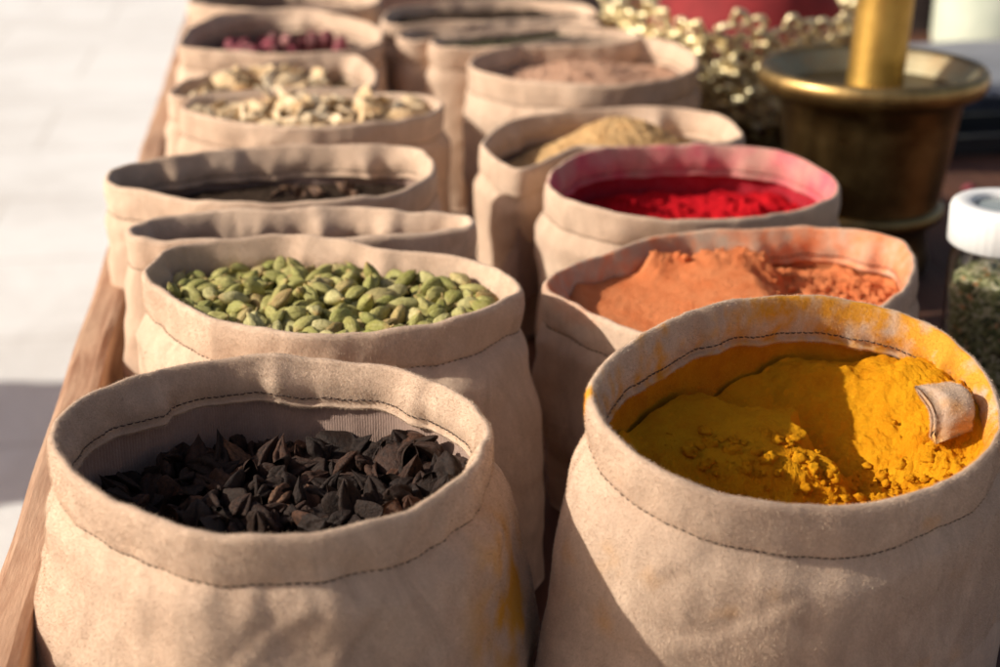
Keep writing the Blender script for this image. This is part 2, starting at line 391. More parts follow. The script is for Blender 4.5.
def resample(pts, N):
    m = len(pts)
    L = [0.0]
    for i in range(m): L.append(L[-1] + (pts[(i + 1) % m] - pts[i]).length)
    tot = L[-1]; out = []; j = 0
    for k in range(N):
        s = tot * k / N
        while L[j + 1] < s: j += 1
        u = (s - L[j]) / max(1e-9, L[j + 1] - L[j])
        out.append(pts[j].lerp(pts[(j + 1) % m], u))
    return out

class Loop:
    """rim ridge of one bag, resampled, with outward normals"""
    def __init__(self, key, N):
        P = [Vector(p) for p in RIMS[key]]
        self.c = sum(P, Vector()) / len(P)
        pts = resample(catmull(P, 14), N)
        self.N = N
        area = sum(pts[i].x * pts[(i + 1) % N].y - pts[(i + 1) % N].x * pts[i].y for i in range(N))
        if area < 0: pts = pts[::-1]
        # start at the +x side
        k0 = max(range(N), key=lambda i: pts[i].x)
        self.p = pts[k0:] + pts[:k0]
        self.n = []
        for i in range(N):
            t = self.p[(i + 2) % N] - self.p[i - 2]
            self.n.append(Vector((t.y, -t.x, 0)).normalized())
        xs = [q.x for q in self.p]; ys = [q.y for q in self.p]
        self.c = Vector(((min(xs) + max(xs)) / 2, (min(ys) + max(ys)) / 2, sum(q.z for q in self.p) / N))
        self.hx = (max(xs) - min(xs)) / 2; self.hy = (max(ys) - min(ys)) / 2
        # smoothed outward normals keep inner offsets clean at the corners
        for _ in range(3):
            self.n = [(self.n[i - 1] + self.n[i] * 2 + self.n[(i + 1) % N]).normalized() for i in range(N)]

def grid_faces(N, M, flip=False):
    f = []
    for j in range(M - 1):
        for i in range(N):
            k = (i + 1) % N
            q = (j * N + i, j * N + k, (j + 1) * N + k, (j + 1) * N + i)
            f.append(q[::-1] if flip else q)
    return f

FIB = []
def fuzz(verts, faces, attr, count, length, width, seed, keep):
    """short nap fibres standing off the cloth, part of the cloth's own mesh"""
    rg = np.random.default_rng(seed)
    V = np.array([tuple(v) for v in verts]); Q = np.array([f for f in faces if len(f) == 4])
    ctr = V[Q].mean(axis=1)
    m = keep(ctr)
    Q = Q[m]
    a = np.linalg.norm(np.cross(V[Q[:, 2]] - V[Q[:, 0]], V[Q[:, 3]] - V[Q[:, 1]]), axis=1)
    idx = rg.choice(len(Q), count, p=a / a.sum())
    u, v = rg.random((2, count, 1))
    q = Q[idx]
    P = (V[q[:, 0]] * (1 - u) + V[q[:, 1]] * u) * (1 - v) + (V[q[:, 3]] * (1 - u) + V[q[:, 2]] * u) * v
    nrm = np.cross(V[q[:, 2]] - V[q[:, 0]], V[q[:, 3]] - V[q[:, 1]])
    nrm /= np.linalg.norm(nrm, axis=1, keepdims=True) + 1e-12
    lean = rg.normal(0, 1, (count, 3)) + np.array([.3, -.2, -.9])
    d = nrm * .62 + lean * .42
    d /= np.linalg.norm(d, axis=1, keepdims=True)
    side = np.cross(d, rg.normal(0, 1, (count, 3)))
    side /= np.linalg.norm(side, axis=1, keepdims=True) + 1e-12
    L = length * rg.uniform(.5, 1.3, (count, 1))
    A = P - side * width / 2 - nrm * .0002; B = P + side * width / 2 - nrm * .0002; C = P + d * L
    n0 = len(verts)
    nv = np.concatenate([A, B, C])
    nf = [(n0 + i, n0 + count + i, n0 + 2 * count + i) for i in range(count)]
    at = np.asarray(attr)[q].mean(axis=1)
    FIB.append(np.concatenate([np.full(n0, .5), np.tile(rg.random(count), 3)]))
    return list(verts) + [tuple(p) for p in nv], list(faces) + nf, list(attr) + list(np.tile(at, 3))

BAGS = {}
def make_bag(key, label, N=160, fab=None, lin=None, cuff=.030, fold=.0033, puff=.0008, depth=.06, base=(1.10, 1.0), shift=(0, 0),
             seed=1, wr=1.0, nap=0, stain=None, slump=None, pleats=(), flare=.8):
    """spice_bag > body, cuff (> stitching), lining"""
    fab = fab or M_fab; lin = lin or M_lin
    L = Loop(key, N)
    root = empty('spice_bag', (L.c.x, L.c.y, 0))
    tag(root, label, 'bag', 'beige cloth bags in the crate')
    o0 = Vector((L.c.x, L.c.y, 0))
    BAGS[key] = (L, root)
    st = stain or (lambda p, where: 0.0)
    per = 2 * PI
    def wob(i, f, s): # periodic noise round the bag
        a = per * i / N
        return nz(math.cos(a) * f + seed * 3.1, math.sin(a) * f - seed * 1.7, s)
    ang = [math.degrees(math.atan2((p.y - L.c.y) / L.hy, (p.x - L.c.x) / L.hx)) for p in L.p]
    def pleat(i):
        r = 0.0
        for (a, amp, w) in pleats:
            dl = (ang[i] - a + 180) % 360 - 180
            ww = abs(w) if dl * w > 0 else abs(w) * .3
            r += amp * max(0.0, 1 - abs(dl) / ww)
        return r
    PL = [pleat(i) for i in range(N)]
    PLs = PL[:]
    for _ in range(2): PLs = [(PLs[i - 1] + 2 * PLs[i] + PLs[(i + 1) % N]) / 4 for i in range(N)]
    # the rim itself is never quite even
    for i in range(N):
        L.p[i] = L.p[i] + L.n[i] * (wr * (.0022 * wob(i, 2.6, 31) + .0011 * wob(i, 7, 37)) - .35 * PLs[i]) + Vector((0, 0, wr * (.0020 * wob(i, 3.1, 41) + .0008 * wob(i, 8, 43)) + .18 * PLs[i]))
    # --- cuff: from the outer seam over the fold to the inner hem edge
    prof = []   # (outward, drop)
    nO = 12
    for j in range(nO):
        u = j / (nO - 1)
        d = cuff + (.004 - cuff) * u
        prof.append((fold * (.62 + .38 * u) + puff * math.sin(PI * u) - .0013 * (u < .08), d))
    for a in (20, 45, 70, 90, 110, 135, 160):
        prof.append((fold * math.cos(math.radians(a)), .0045 - .0045 * math.sin(math.radians(a))))
    for j in range(1, 8):
        u = j / 7
        prof.append((-fold - .0026 * math.sin(PI * u) - .0012 * u, .004 + (cuff * .93 - .004) * u))
    prof += [(-fold - .0034, cuff * .93 + .0012), (-fold - .0026, cuff * .93 + .0028), (-fold + .0012, cuff * .93 + .003)]
    V, A = [], []
    for j, (o, d) in enumerate(prof):
        for i in range(N):
            p, n = L.p[i], L.n[i]
            k = sstep(0, .02, d)
            w = .0034 * wr * k * wob(i, 3.2, d * 22) + .0016 * wr * wob(i, 9, d * 55 + 4) * k
            w -= wr * k * .0025 * max(0, 1 - abs(wob(i, 1.25, d * 10 + 11) + .22 * wob(i, 4, 3)) * 5.5) * (1 if j > nO + 3 else .35)
            w -= PLs[i] * sstep(0, .022, d) * (1 if j > nO + 3 else -.25)
            q = p + n * (o + w) - Vector((0, 0, d * (1 + .10 * wob(i, 2.3, 9)) + (.0012 * wr * wob(i, 6, 2))))
            V.append(q - o0); A.append(st(q, 'in' if j > nO + 3 else 'out'))
    seam = [(L.p[i] + L.n[i] * prof[0][0]) for i in range(N)]
    seamZ = [V[i].z for i in range(N)]
    F = grid_faces(N, len(prof))
    outerV = [V[i] for i in range(N)]; outer1 = [V[N + i] for i in range(N)]
    midin = [V[(nO + 7 + 5) * N + i] for i in range(N)]
    if nap:
        V, F, A = fuzz(V, F, A, nap, .0015, .00018, seed, lambda c: c[:, 2] > -1)
    cuff_o = mesh_obj('cuff', V, F, fab, root, attrs={'stain': A})
    # --- stitching: dark thread dashes along the seam, outside and inside
    S = Soup()
    if nap or wr > .8:
        tot = sum((outerV[(i + 1) % N] - outerV[i]).length for i in range(N))
        nst = int(tot / .0046)
        for (ring, off, dz) in ((outerV, .0012, .0012), (midin, -.0006, 0)):
            for k in range(nst):
                a0 = k / nst * N; a1 = (k + .72) / nst * N
                pp = []
                for a in (a0, (a0 + a1) / 2, a1):
                    i = int(a) % N; u = a - int(a)
                    q = ring[i].lerp(ring[(i + 1) % N], u)
                    mid = .0003 if a not in (a0, a1) else -.0005
                    pp.append(q + L.n[i] * (off + (mid if off > 0 else -mid)) + Vector((0, 0, dz + .0004 * random.uniform(-1, 1))))
                S.tube(pp, .00042, 4)
        S.obj('stitching', M_thread, cuff_o)
    # --- body
    V, A = [], []
    M = 44
    for j in range(M + 1):
        s = j / M
        for i in range(N):
            p, n = L.p[i], L.n[i]
            top = Vector((outerV[i].x + o0.x, outerV[i].y + o0.y, outerV[i].z))
            rel = p - L.c
            bx = Vector((L.c.x + rel.x * base[0] + shift[0], L.c.y + rel.y * base[1] + shift[1], 0))
            g = s ** flare
            q = Vector((top.x + (bx.x - top.x) * g, top.y + (bx.y - top.y) * g, top.z * (1 - s) + .002))
            k = sstep(0, .10, s)
            bul = .006 * k * sstep(1, .55, s) + .0012 * sstep(0, .02, s)
            a = per * i / N
            w = wr * k * (.0066 * nz(math.cos(a) * 2.0 + seed, math.sin(a) * 2.0, s * 3.2 + seed) + .0012 * nz(math.cos(a) * 4.2 + s * 4, math.sin(a) * 4.2 - s * 3, s * 9 + seed)
                          + .0004 * nz(math.cos(a) * 17, math.sin(a) * 17, s * 16 + seed))
            pk = wr * .0007 * nz(math.cos(a) * 3, math.sin(a) * 3, seed + 9) * 2 * math.sin(a * 37 + 7 * nz(math.cos(a) * 4, math.sin(a) * 4, seed)) * sstep(0, .02, s) * sstep(.16, .03, s)
            cr = nz(math.cos(a) * 1.9 + s * 2.2 + seed * 2.7, math.sin(a) * 1.9 - s * 1.1, s * 1.6 + seed)
            w += wr * k * .0012 * max(0, 1 - abs(cr) * 6) - wr * k * .0009 * max(0, 1 - abs(cr - .12) * 7)
            pk += wr * .0011 * max(0, nz(a * 9 + seed, s * 3, 2)) * sstep(0, .015, s) * sstep(.12, .02, s)
            if slump: q += slump(a, s)
            q = q + n * (bul + w + pk)
            V.append(q - o0); A.append(st(q, 'out'))
    F = grid_faces(N, M + 1, True)
    F.append(tuple(M * N + i for i in range(N)))
    if nap:
        zc = L.c.z - .15
        V, F, A = fuzz(V, F, A, nap, .0013, .00018, seed + 50, lambda c: (c[:, 2] > zc) & (c[:, 1] < .02))
    mesh_obj('body', V, F, fab, root, attrs={'stain': A})
    # --- lining
    V, A = [], []
    M = 16
    for j in range(M + 1):
        s = j / M
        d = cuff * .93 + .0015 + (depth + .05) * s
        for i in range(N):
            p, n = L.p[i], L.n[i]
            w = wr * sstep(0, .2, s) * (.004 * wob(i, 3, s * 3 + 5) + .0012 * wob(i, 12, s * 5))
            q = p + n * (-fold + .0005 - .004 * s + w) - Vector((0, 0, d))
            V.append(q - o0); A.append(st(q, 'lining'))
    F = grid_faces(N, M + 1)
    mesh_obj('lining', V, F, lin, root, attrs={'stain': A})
    return L, root

def heap(key, name, label, cat, mat, hfun, rings=60, N=None, inset=.0075, rough=(.004, 40), lumps=None, kind='stuff', group=None, ramp=1.0, rmap=None, grit=.0):
    """surface of the loose contents; hfun(u, v) is the height above the rim plane, u and v in -1..1 across and along the bag"""
    L, root = BAGS[key]
    N = N or L.N
    o0 = Vector((L.c.x, L.c.y, L.c.z))
    V = []
    for j in range(rings + 1):
        r = (j / rings) ** ramp
        for i in range(L.N):
            e = L.p[i] - L.n[i] * inset
            q = Vector((L.c.x + (e.x - L.c.x) * r, L.c.y + (e.y - L.c.y) * r, 0))
            u = (q.x - L.c.x) / L.hx; v = (q.y - L.c.y) / L.hy
            V.append(Vector((q.x - o0.x, q.y - o0.y, hfun(u, v) + rough[0] * (rmap(u, v) if rmap else 1) * fbm(q.x * rough[1], q.y * rough[1], 0, 6, 2.15, .6) + grit * (rmap(u, v) if rmap else 1) * fbm(q.x * 260, q.y * 260, 3, 3))))
    F = grid_faces(L.N, rings + 1)
    S = Soup(); S.add(V, F)
    if lumps: lumps(S, L, hfun)
    o = S.obj(name, mat)
    o.location = o0
    tag(o, label, cat, group, kind)
    return L

# ---------------------------------------------------------------- the place: paving, table
S = Soup()
S.add([(-40, -20, -.75), (40, -20, -.75), (40, 60, -.75), (-40, 60, -.75)], [(0, 1, 2, 3)])
tag(S.obj('pavement', M_paving, smooth=False), kind='structure')

tb = empty('market_table', (0.65, 1.9, -.75))
tag(tb, 'brown wooden market table with a worn raised edge board along its left side', 'table')
TO = Vector((0.65, 1.9, -.75))
S = Soup()
x = -.199
k = 0
while x < 1.95:
    w = .135
    S.box(x - TO.x, min(x + w, 1.95) - .003 - TO.x, .25 - TO.y, 3.9 - TO.y, .75 - .03 - .001 * (k % 2), .75 - .0012 * (k % 2))
    x += w; k += 1
S.obj('tabletop', M_table, tb, smooth=False)
# worn edge board with a slightly uneven top
V = []; n = 160
prof = [(-.199, -.034), (-.199, .112), (-.1975, .1185), (-.193, .1205), (-.175, .1205), (-.1695, .1185), (-.168, .112), (-.168, .0)]
for i in range(n + 1):
    yy = .25 + 3.65 * i / n
    for (xx, zz) in prof:
        top = zz > .05
        V.append((xx - TO.x + (.0022 * nz(yy * 9, zz * 60, 3) if top else 0) , yy - TO.y, zz + .75 + (.0018 * nz(yy * 12, xx * 120, 8) if top else 0)))
m = len(prof)
F = [(i * m + j, (i + 1) * m + j, (i + 1) * m + j + 1, i * m + j + 1) for i in range(n) for j in range(m - 1)]
F += [tuple(range(m)), tuple(range(n * m, n * m + m))[::-1]]
mesh_obj('edge_board', V, F, M_crate, tb, smooth=False)
for (xx, yy) in ((-.15, .4), (-.15, 3.7), (1.85, .4), (1.85, 3.7)):
    S = Soup(); S.box(xx - .035 - TO.x, xx + .035 - TO.x, yy - .035 - TO.y, yy + .035 - TO.y, 0, .718)
    S.obj('leg', M_table, tb, smooth=False)

# planter-shaped block out of view, added to cast a shadow across the paving
pl = empty('shadow_caster', (-2.15, 2.9, -.75))
tag(pl, 'unseen planter-shaped stone block added left of the stall to cast a shadow', 'shadow caster')
S = Soup(); sq = math.sqrt(2)
M45 = Matrix.Rotation(PI / 4, 4, 'Z')
S.lathe([(.30, 0), (.33, .02), (.34, .80), (.40, .81), (.41, .90), (.40, .93), (.33, .93), (.32, .84)], 4, M45)
S.obj('tub', M_stone, pl, smooth=False)
S = Soup(); S.lathe([(.325, .83), (.30, .86), (.1, .89)], 24, None); S.obj('soil', M_darkgr, pl)

# ---------------------------------------------------------------- the bags
def stain_y(p, where):
    L = BAGS['R1'][0]; k = fbm(p.x * 22, p.y * 22, p.z * 30, 4)
    if where == 'lining': return 1.6
    if where == 'in':
        d = (L.c.z + (p.y - L.c.y) * .16) - p.z
        rt = sstep(-.3, .7, (p.x - L.c.x) / L.hx)
        return max(0, .16 + .5 * rt + .55 * k + .9 * fbm(p.x * 110, p.y * 110, p.z * 110, 4) + 9 * d)
    # a dab on the left of the rim
    q = p - Vector((0.1597, 0.8297, 0.2390))
    dab = 2.6 * max(0, 1 - q.length / .013) * (1 + k) if p.x < .2 else 0
    return max(0, dab) + max(0, k - .52) * .9
def stain_o(p, where):
    k = fbm(p.x * 24, p.y * 24, p.z * 24, 4)
    if where == 'lining': return 1.5
    if where == 'in':
        L = BAGS['R2'][0]; return max(0, .30 + .35 * sstep(-.2, .9, (p.x - L.c.x) / L.hx) + .5 * k + .6 * fbm(p.x * 110, p.y * 110, p.z * 110, 4))
    return max(0, k - .5) * .7
def stain_r(p, where):
    k = fbm(p.x * 20, p.y * 20, p.z * 20, 4)
    if where == 'lining': return 1.5
    if where == 'in': return max(0, .62 + .6 * k)
    return max(0, k - .35) * .5
def stain_l1(p, where):
    # turmeric rubbed on the side that faces the yellow bag
    if where != 'out': return 0
    k = fbm(p.x * 35, p.y * 35, p.z * 35, 4)
    d = (p - Vector((.118, .80, .135))).length
    return max(0, 1.5 * sstep(.07, .015, d) * (.5 + 1.2 * k))

make_bag('L1', 'beige cloth bag of black dried husks, nearest one in the left row', N=280, pleats=[(128, .007, 16), (90, .004, -12), (42, .006, 14), (-8, .005, 10)], seed=1, cuff=.030, puff=.0012, nap=150000, base=(1.22, 1.14), flare=.72, shift=(.006, .006), stain=stain_l1)
make_bag('L2', 'beige cloth bag brimming with green cardamom pods', N=240, pleats=[(150, .008, 14), (97, .007, -16), (58, .006, 14), (-4, .007, 9)], seed=2, cuff=.032, nap=70000, base=(1.06, 1.30), flare=.6, shift=(.004, -.028), depth=.05)
make_bag('L3', 'squeezed flat beige cloth bag with nothing showing, just behind the green cardamom', N=200, pleats=[(150, .006, 12), (84, .009, -14), (40, .006, 16)], seed=3, fold=.004, base=(1.04, 1.25), depth=.08)
make_bag('L4', 'wide beige cloth bag with a few brown bits deep inside, before the pale slices', N=200, pleats=[(132, .009, -14), (104, .007, 12), (55, .009, 14), (20, .006, 8)], seed=4, base=(.95, 1.0), depth=.06)
make_bag('L5', 'beige cloth bag heaped over its rim with pale dried slices', N=160, pleats=[(150, .005, 10), (10, .006, 10)], seed=5, base=(1.02, 1.0))
make_bag('L6', 'beige cloth bag of pale flakes tucked behind the heaped pale slices', N=140, pleats=[(35, .010, 16), (140, .006, 12)], seed=6, base=(1.05, 1.0))
make_bag('L7', 'beige cloth bag holding dark pink dried buds', N=140, pleats=[(75, .010, 18), (130, .006, 12)], seed=7, base=(1.02, 1.0))
make_bag('L8', 'beige cloth bag at the far end of the left row, behind the pink buds', N=120, seed=8, base=(1.02, 1.0))
root_y = make_bag('R1', 'beige cloth bag of yellow turmeric powder with a folded cloth tab inside its rim', N=280, pleats=[(112, .005, -14), (32, .008, 9)], seed=9, cuff=.031, puff=.0010, fab=M_fab_y, lin=M_lin_y, nap=150000, base=(1.20, 1.06), flare=.75, shift=(-.006, 0), stain=stain_y, wr=.75)[1]
make_bag('R2', 'beige cloth bag of orange powder behind the yellow one', N=240, pleats=[(130, .006, -14), (75, .006, 12), (40, .007, 12), (170, .007, 8)], seed=10, cuff=.030, fab=M_fab_o, lin=M_lin_o, nap=50000, base=(1.0, .92), shift=(.008, .012), stain=stain_o)
make_bag('R3', 'beige cloth bag of bright red powder with a pink stained rim', N=200, pleats=[(120, .005, 14), (60, .006, -16)], seed=11, cuff=.030, fab=M_fab_r, lin=M_lin_r, base=(1.02, 1.0), stain=stain_r)
make_bag('R4', 'beige cloth bag with a mound of sandy yellow granules, behind the red powder', N=180, pleats=[(60, .012, 14), (140, .006, 12)], seed=12, wr=.6, base=(.96, .75), shift=(0, .022))
make_bag('R5', 'beige cloth bag of pinkish brown granules beside the gilt openwork bowl', N=160, pleats=[(50, .009, 14), (110, .006, -12)], seed=13, base=(1.02, .98))
make_bag('R6', 'beige cloth bag of dark green herb pressed behind the pinkish brown granules', N=140, seed=14, base=(1.02, 1.0))
make_bag('R7', 'narrow beige cloth bag, second from the far end of the right row', N=120, seed=15, base=(1.0, 1.1))
make_bag('R8', 'beige cloth bag with a dark opening at the far end of the right row', N=120, seed=16, base=(1.0, 1.1))

# folded cloth tab sewn inside the yellow bag's rim, its cut end hanging over the powder
def tab():
    L = BAGS['R1'][0]
    o0 = Vector((L.c.x, L.c.y, 0))
    TL, TR, BR, BL = [Vector(p) for p in TAB]
    nrm = (TR - TL).cross(BL - TL).normalized()
    if nrm.dot(CAM - TL) < 0: nrm = -nrm
    V, F = [], []
    na, nb = 14, 12
    for side in (0, 1):
        for a in range(na):
            for b in range(nb):
                u, v = b / (nb - 1), a / (na - 1)
                q = TL * (1 - u) * (1 - v) + TR * u * (1 - v) + BR * u * v + BL * (1 - u) * v
                th = .0100 * (1 - abs(2 * u - 1) ** 5 * .8) * (1 - .75 * abs(2 * v - 1) ** 6)
                q += nrm * (.0060 * math.sin(PI * min(1, v * 1.15)) - .0016 * math.exp(-((v - .84) / .05) ** 2) + .0012 * nz(u * 3, v * 3) - .004 * (1 - v) ** 3)
                V.append(q + nrm * (th if side == 0 else -th) - o0)
    m = na * nb
    for side in (0, 1):
        for a in range(na - 1):
            for b in range(nb - 1):
                q = tuple(side * m + k for k in (a * nb + b, a * nb + b + 1, (a + 1) * nb + b + 1, (a + 1) * nb + b))
                F.append(q if side == 1 else q[::-1])
    for b in range(nb - 1):
        for a in (0, na - 1): F.append((a * nb + b, a * nb + b + 1, m + a * nb + b + 1, m + a * nb + b))
    for a in range(na - 1):
        for b in (0, nb - 1): F.append((a * nb + b, (a + 1) * nb + b, m + (a + 1) * nb + b, m + a * nb + b))
    at = [max(0, .12 + .7 * fbm(v.x * 60, v.y * 60, v.z * 60)) for v in V]
    V, F, at = fuzz(V, F, at, 9000, .0014, .0002, 5, lambda c: c[:, 2] > -1)
    mesh_obj('tab', V, F, M_fab_y, root_y, attrs={'stain': at})
CAM = Vector((0, 0, .607))
TAB = [(0.3756, 0.8859, 0.2160), (0.4036, 0.8962, 0.2130), (0.4060, 0.8689, 0.1910), (0.3813, 0.8641, 0.1850)]
tab()

# ---------------------------------------------------------------- contents
def r_of(u, v): return math.hypot(u, v)

# black husks -------------------------------------------------
def h_l1(u, v):
    return -.064 + .027 * sstep(.35, 1, u) * sstep(-.2, .5, v) + .006 * sstep(-.5, -1, u) + .004 * nz(u * 2, v * 2, 1)
heap('L1', 'husk_bed', 'bed of broken black husks under the whole ones in the nearest left bag', 'spice heap', M_brownbase, lambda u, v: h_l1(u, v) - .006, rough=(.006, 60))

def pod_mesh(name, Ln, Wd, lobes, point, wrinkle, seed, nu=18, nv=14, flat=1.0, bend=0.0, open_=0.0, tip=.72, rib=.12):
    """a pointed, ribbed pod; open_ > 0 opens a side of it like a split husk"""
    v, f = [], []
    for j in range(nv + 1):
        s = j / nv
        x = (s - .5) * Ln
        r = Wd / 2 * max(.02, math.sin(PI * s ** point)) ** tip
        for i in range(nu):
            a0 = i / nu
            a = 2 * PI * a0
            k = 1 + rib * ((2 * abs(math.cos(lobes * a / 2 + seed)) ** 1.6 - 1) if rib > .2 else math.cos(lobes * a + seed)) + .035 * math.cos(lobes * 4 * a + 1)
            d = Vector((s * 2.2, math.cos(a), math.sin(a)))
            k += wrinkle * noise.noise(d * 2.3 + Vector((seed * 5.1, 0, 0))) + wrinkle * .6 * noise.noise(d * 6 + Vector((seed * 2.1, 3, 0)))
            if open_: k *= 1 - open_ * sstep(.24, .02, abs(a0 - .25)) * sstep(0, .3, s) * sstep(1, .7, s)
            y, z = r * k * math.cos(a), r * k * math.sin(a) * flat
            v.append(Vector((x, y, z + bend * (4 * (s - .5) ** 2 - .5) * Wd)))
    for j in range(nv):
        for i in range(nu):
            q = (i + 1) % nu
            f.append((j * nu + i, j * nu + q, (j + 1) * nu + q, (j + 1) * nu + i))
    f.append(tuple(range(nu))[::-1]); f.append(tuple(range(nv * nu, nv * nu + nu)))
    return v, f

def make_mesh(name, vf, mat):
    me = bpy.data.meshes.new(name)
    me.from_pydata([tuple(p) for p in vf[0]], [], vf[1]); me.update()
    me.polygons.foreach_set('use_smooth', [True] * len(me.polygons))
    me.materials.append(mat)
    return me

def shell_vf(Ln, Wd, curl, seed, nu=9, nv=10, tip=.7):
    """one curved, crinkled valve of a split husk, with thickness"""
    v, f = [], []
    for side in (1, -1):
        for j in range(nv + 1):
            s = j / nv
            w = Wd * math.sin(PI * min(1, s * .97 + .015) ** .85) ** tip
            for i in range(nu):
                b = (i / (nu - 1) - .5) * 2
                x = (s - .5) * Ln
                y = b * w / 2
                z = curl * Wd * (b * b - .5) * math.sin(PI * s) + .25 * Wd * (4 * (s - .5) ** 2)
                z += .14 * Wd * noise.noise(Vector((s * 5, b * 2.5, seed * 3.3))) + .06 * Wd * noise.noise(Vector((s * 9, b * 7, seed * 1.3)))
                v.append(Vector((x, y, z + side * .0005 * math.sin(PI * s) * (1 - b * b * .8))))
    n1 = (nv + 1) * nu
    for side in (0, 1):
        for j in range(nv):
            for i in range(nu - 1):
                q = tuple(side * n1 + k for k in (j * nu + i, j * nu + i + 1, (j + 1) * nu + i + 1, (j + 1) * nu + i))
                f.append(q if side == 0 else q[::-1])
    for j in range(nv):
        for i in (0, nu - 1):
            f.append((j * nu + i, (j + 1) * nu + i, n1 + (j + 1) * nu + i, n1 + j * nu + i))
    return v, f

CAM = Vector((0, 0, .607))
def scatter(key, name, label, cat, group, meshes, n, hfun, sep, size=(.85, 1.15), tilt=.45, upright=0.0, layer=.5, thick=.005, inset=.016, cond=None, tries=9000, sink=0.0):
    """pods, husks, slices and buds lying on a heap, each an object of its own; only where the camera's side of the rim leaves them in view"""
    L, root = BAGS[key]
    placed = []
    inner = [L.p[i] - L.n[i] * inset for i in range(L.N)]
    def inside(x, y):
        c = False; m = L.N; j = m - 1
        for i in range(m):
            a, b = inner[i], inner[j]
            if (a.y > y) != (b.y > y) and x < (b.x - a.x) * (y - a.y) / (b.y - a.y) + a.x: c = not c
            j = i
        return c
    rnd = random.Random(hash(key) % 1000 if False else sum(map(ord, key)) + n)
    cnt = 0
    for _ in range(tries):
        if cnt >= n: break
        u, v = rnd.uniform(-1, 1), rnd.uniform(-1, 1)
        x, y = L.c.x + u * L.hx, L.c.y + v * L.hy
        if not inside(x, y) or (cond and not cond(u, v)): continue
        lay = 1 if rnd.random() < layer else 0
        z = L.c.z + hfun(u, v) + thick * (.1 + .95 * lay) - sink
        # hidden behind the near side of the rim?
        d = Vector((x, y, z + .006)) - CAM
        hid = False
        for i in range(0, L.N, 3):
            p = L.p[i]
            if p.y > y: continue
            k = (p - CAM)
            if abs(k.x * d.y - k.y * d.x) < .0035 * d.y and k.z / k.y > d.z / d.y: hid = True; break
        if hid: continue
        if any((px - x) ** 2 + (py - y) ** 2 < (sep * (1 if pl == lay else .62)) ** 2 for px, py, pl in placed): continue
        placed.append((x, y, lay))
        me = meshes[rnd.randrange(len(meshes))]
        o = bpy.data.objects.new(name, me)
        yaw = rnd.uniform(0, 2 * PI)
        pitch = rnd.gauss(0, tilt)
        if rnd.random() < upright: pitch = rnd.choice((-1, 1)) * rnd.uniform(.75, 1.2)
        o.rotation_euler = Euler((rnd.uniform(-PI, PI) if tilt > .2 else rnd.gauss(0, .3), pitch, yaw), 'XYZ')
        s = rnd.uniform(*size)
        o.scale = (s * rnd.uniform(.92, 1.08), s, s)
        o.location = (x, y, z + (.004 if abs(pitch) > .7 else 0))
        link(o)
        tag(o, label, cat, group)
        cnt += 1
    return cnt

husks = [make_mesh('dried_husk', pod_mesh('h', .033 + .002 * (k % 3), .0165, 3 + k % 3, .74, .26, k, nu=34, nv=24, flat=.80, bend=.30 * (k % 3 - 1), open_=.95 if k % 2 else .5, tip=1.25, rib=.30), M_husk) for k in range(9)]
husks += [make_mesh('dried_husk', shell_vf(.030, .0150, 1.5 + .3 * k, k, 15, 16, .95), M_husk) for k in range(3)]
c1 = scatter('L1', 'dried_husk', 'black dried husk lying among the others in the nearest left bag', 'husk', 'black dried husks in the nearest bag', husks, 250, h_l1, .0088,
        size=(.60, 1.0), tilt=.55, upright=.32, layer=.5, thick=.008, inset=.016, tries=16000)

# green cardamom ----------------------------------------------
def h_l2(u, v):
    return -.021 + .006 * max(0, 1 - r_of(u * .9, v)) - .006 * sstep(.1, .8, v) + .003 * nz(u * 3, v * 3, 2)
heap('L2', 'cardamom_bed', 'lower layer of green pods filling the bag under the loose ones', 'spice heap', M_greenbase, lambda u, v: h_l2(u, v) - .006, rough=(.005, 90))
pods = []
for k in range(6):
    v, f = pod_mesh('p', .0225 + .0015 * (k % 3), .0114, 3, .90, .12, k, nu=24, flat=.84, tip=.80, bend=.05 * (k % 3 - 1))
    # a small dry stalk at the blunt end
    S = Soup(); S.add(v, f); x0 = v[0].x
    if k % 2: S.tube([(x0 + .001, 0, v[0].z), (x0 - .0015, .0002, v[0].z), (x0 - .003, .0008, v[0].z + .0004)], .0007, 5)
    pods.append(make_mesh('cardamom_pod', (S.v, S.f), M_pod))
c2 = scatter('L2', 'cardamom_pod', 'green cardamom pod lying among the others in the second left bag', 'cardamom pod', 'green cardamom pods', pods, 225, h_l2, .0103,
        size=(.84, 1.18), tilt=.32, upright=.05, layer=.5, thick=.0065, inset=.013)

# brown bits, pale slices, buds ---------------------------------
def h_l4(u, v): return -.034 + .006 * math.exp(-((u - .3) ** 2 * 6 + (v - .2) ** 2 * 5))
heap('L4', 'brown_seed_heap', 'dark brown seed lying low in the wide left bag', 'spice heap', M_darkgr, h_l4, rough=(.002, 90))
bits = [make_mesh('brown_bit', shell_vf(.016, .008, .6, 20 + k), M_bit) for k in range(3)]
scatter('L4', 'brown_bit', 'brown dried bit on the dark seed in the wide left bag', 'dried bit', 'brown bits in the wide bag', bits, 16, h_l4, .008, tilt=.5, layer=.5, thick=.004, cond=lambda u, v: abs(u - .32) < .3 and v > .1)

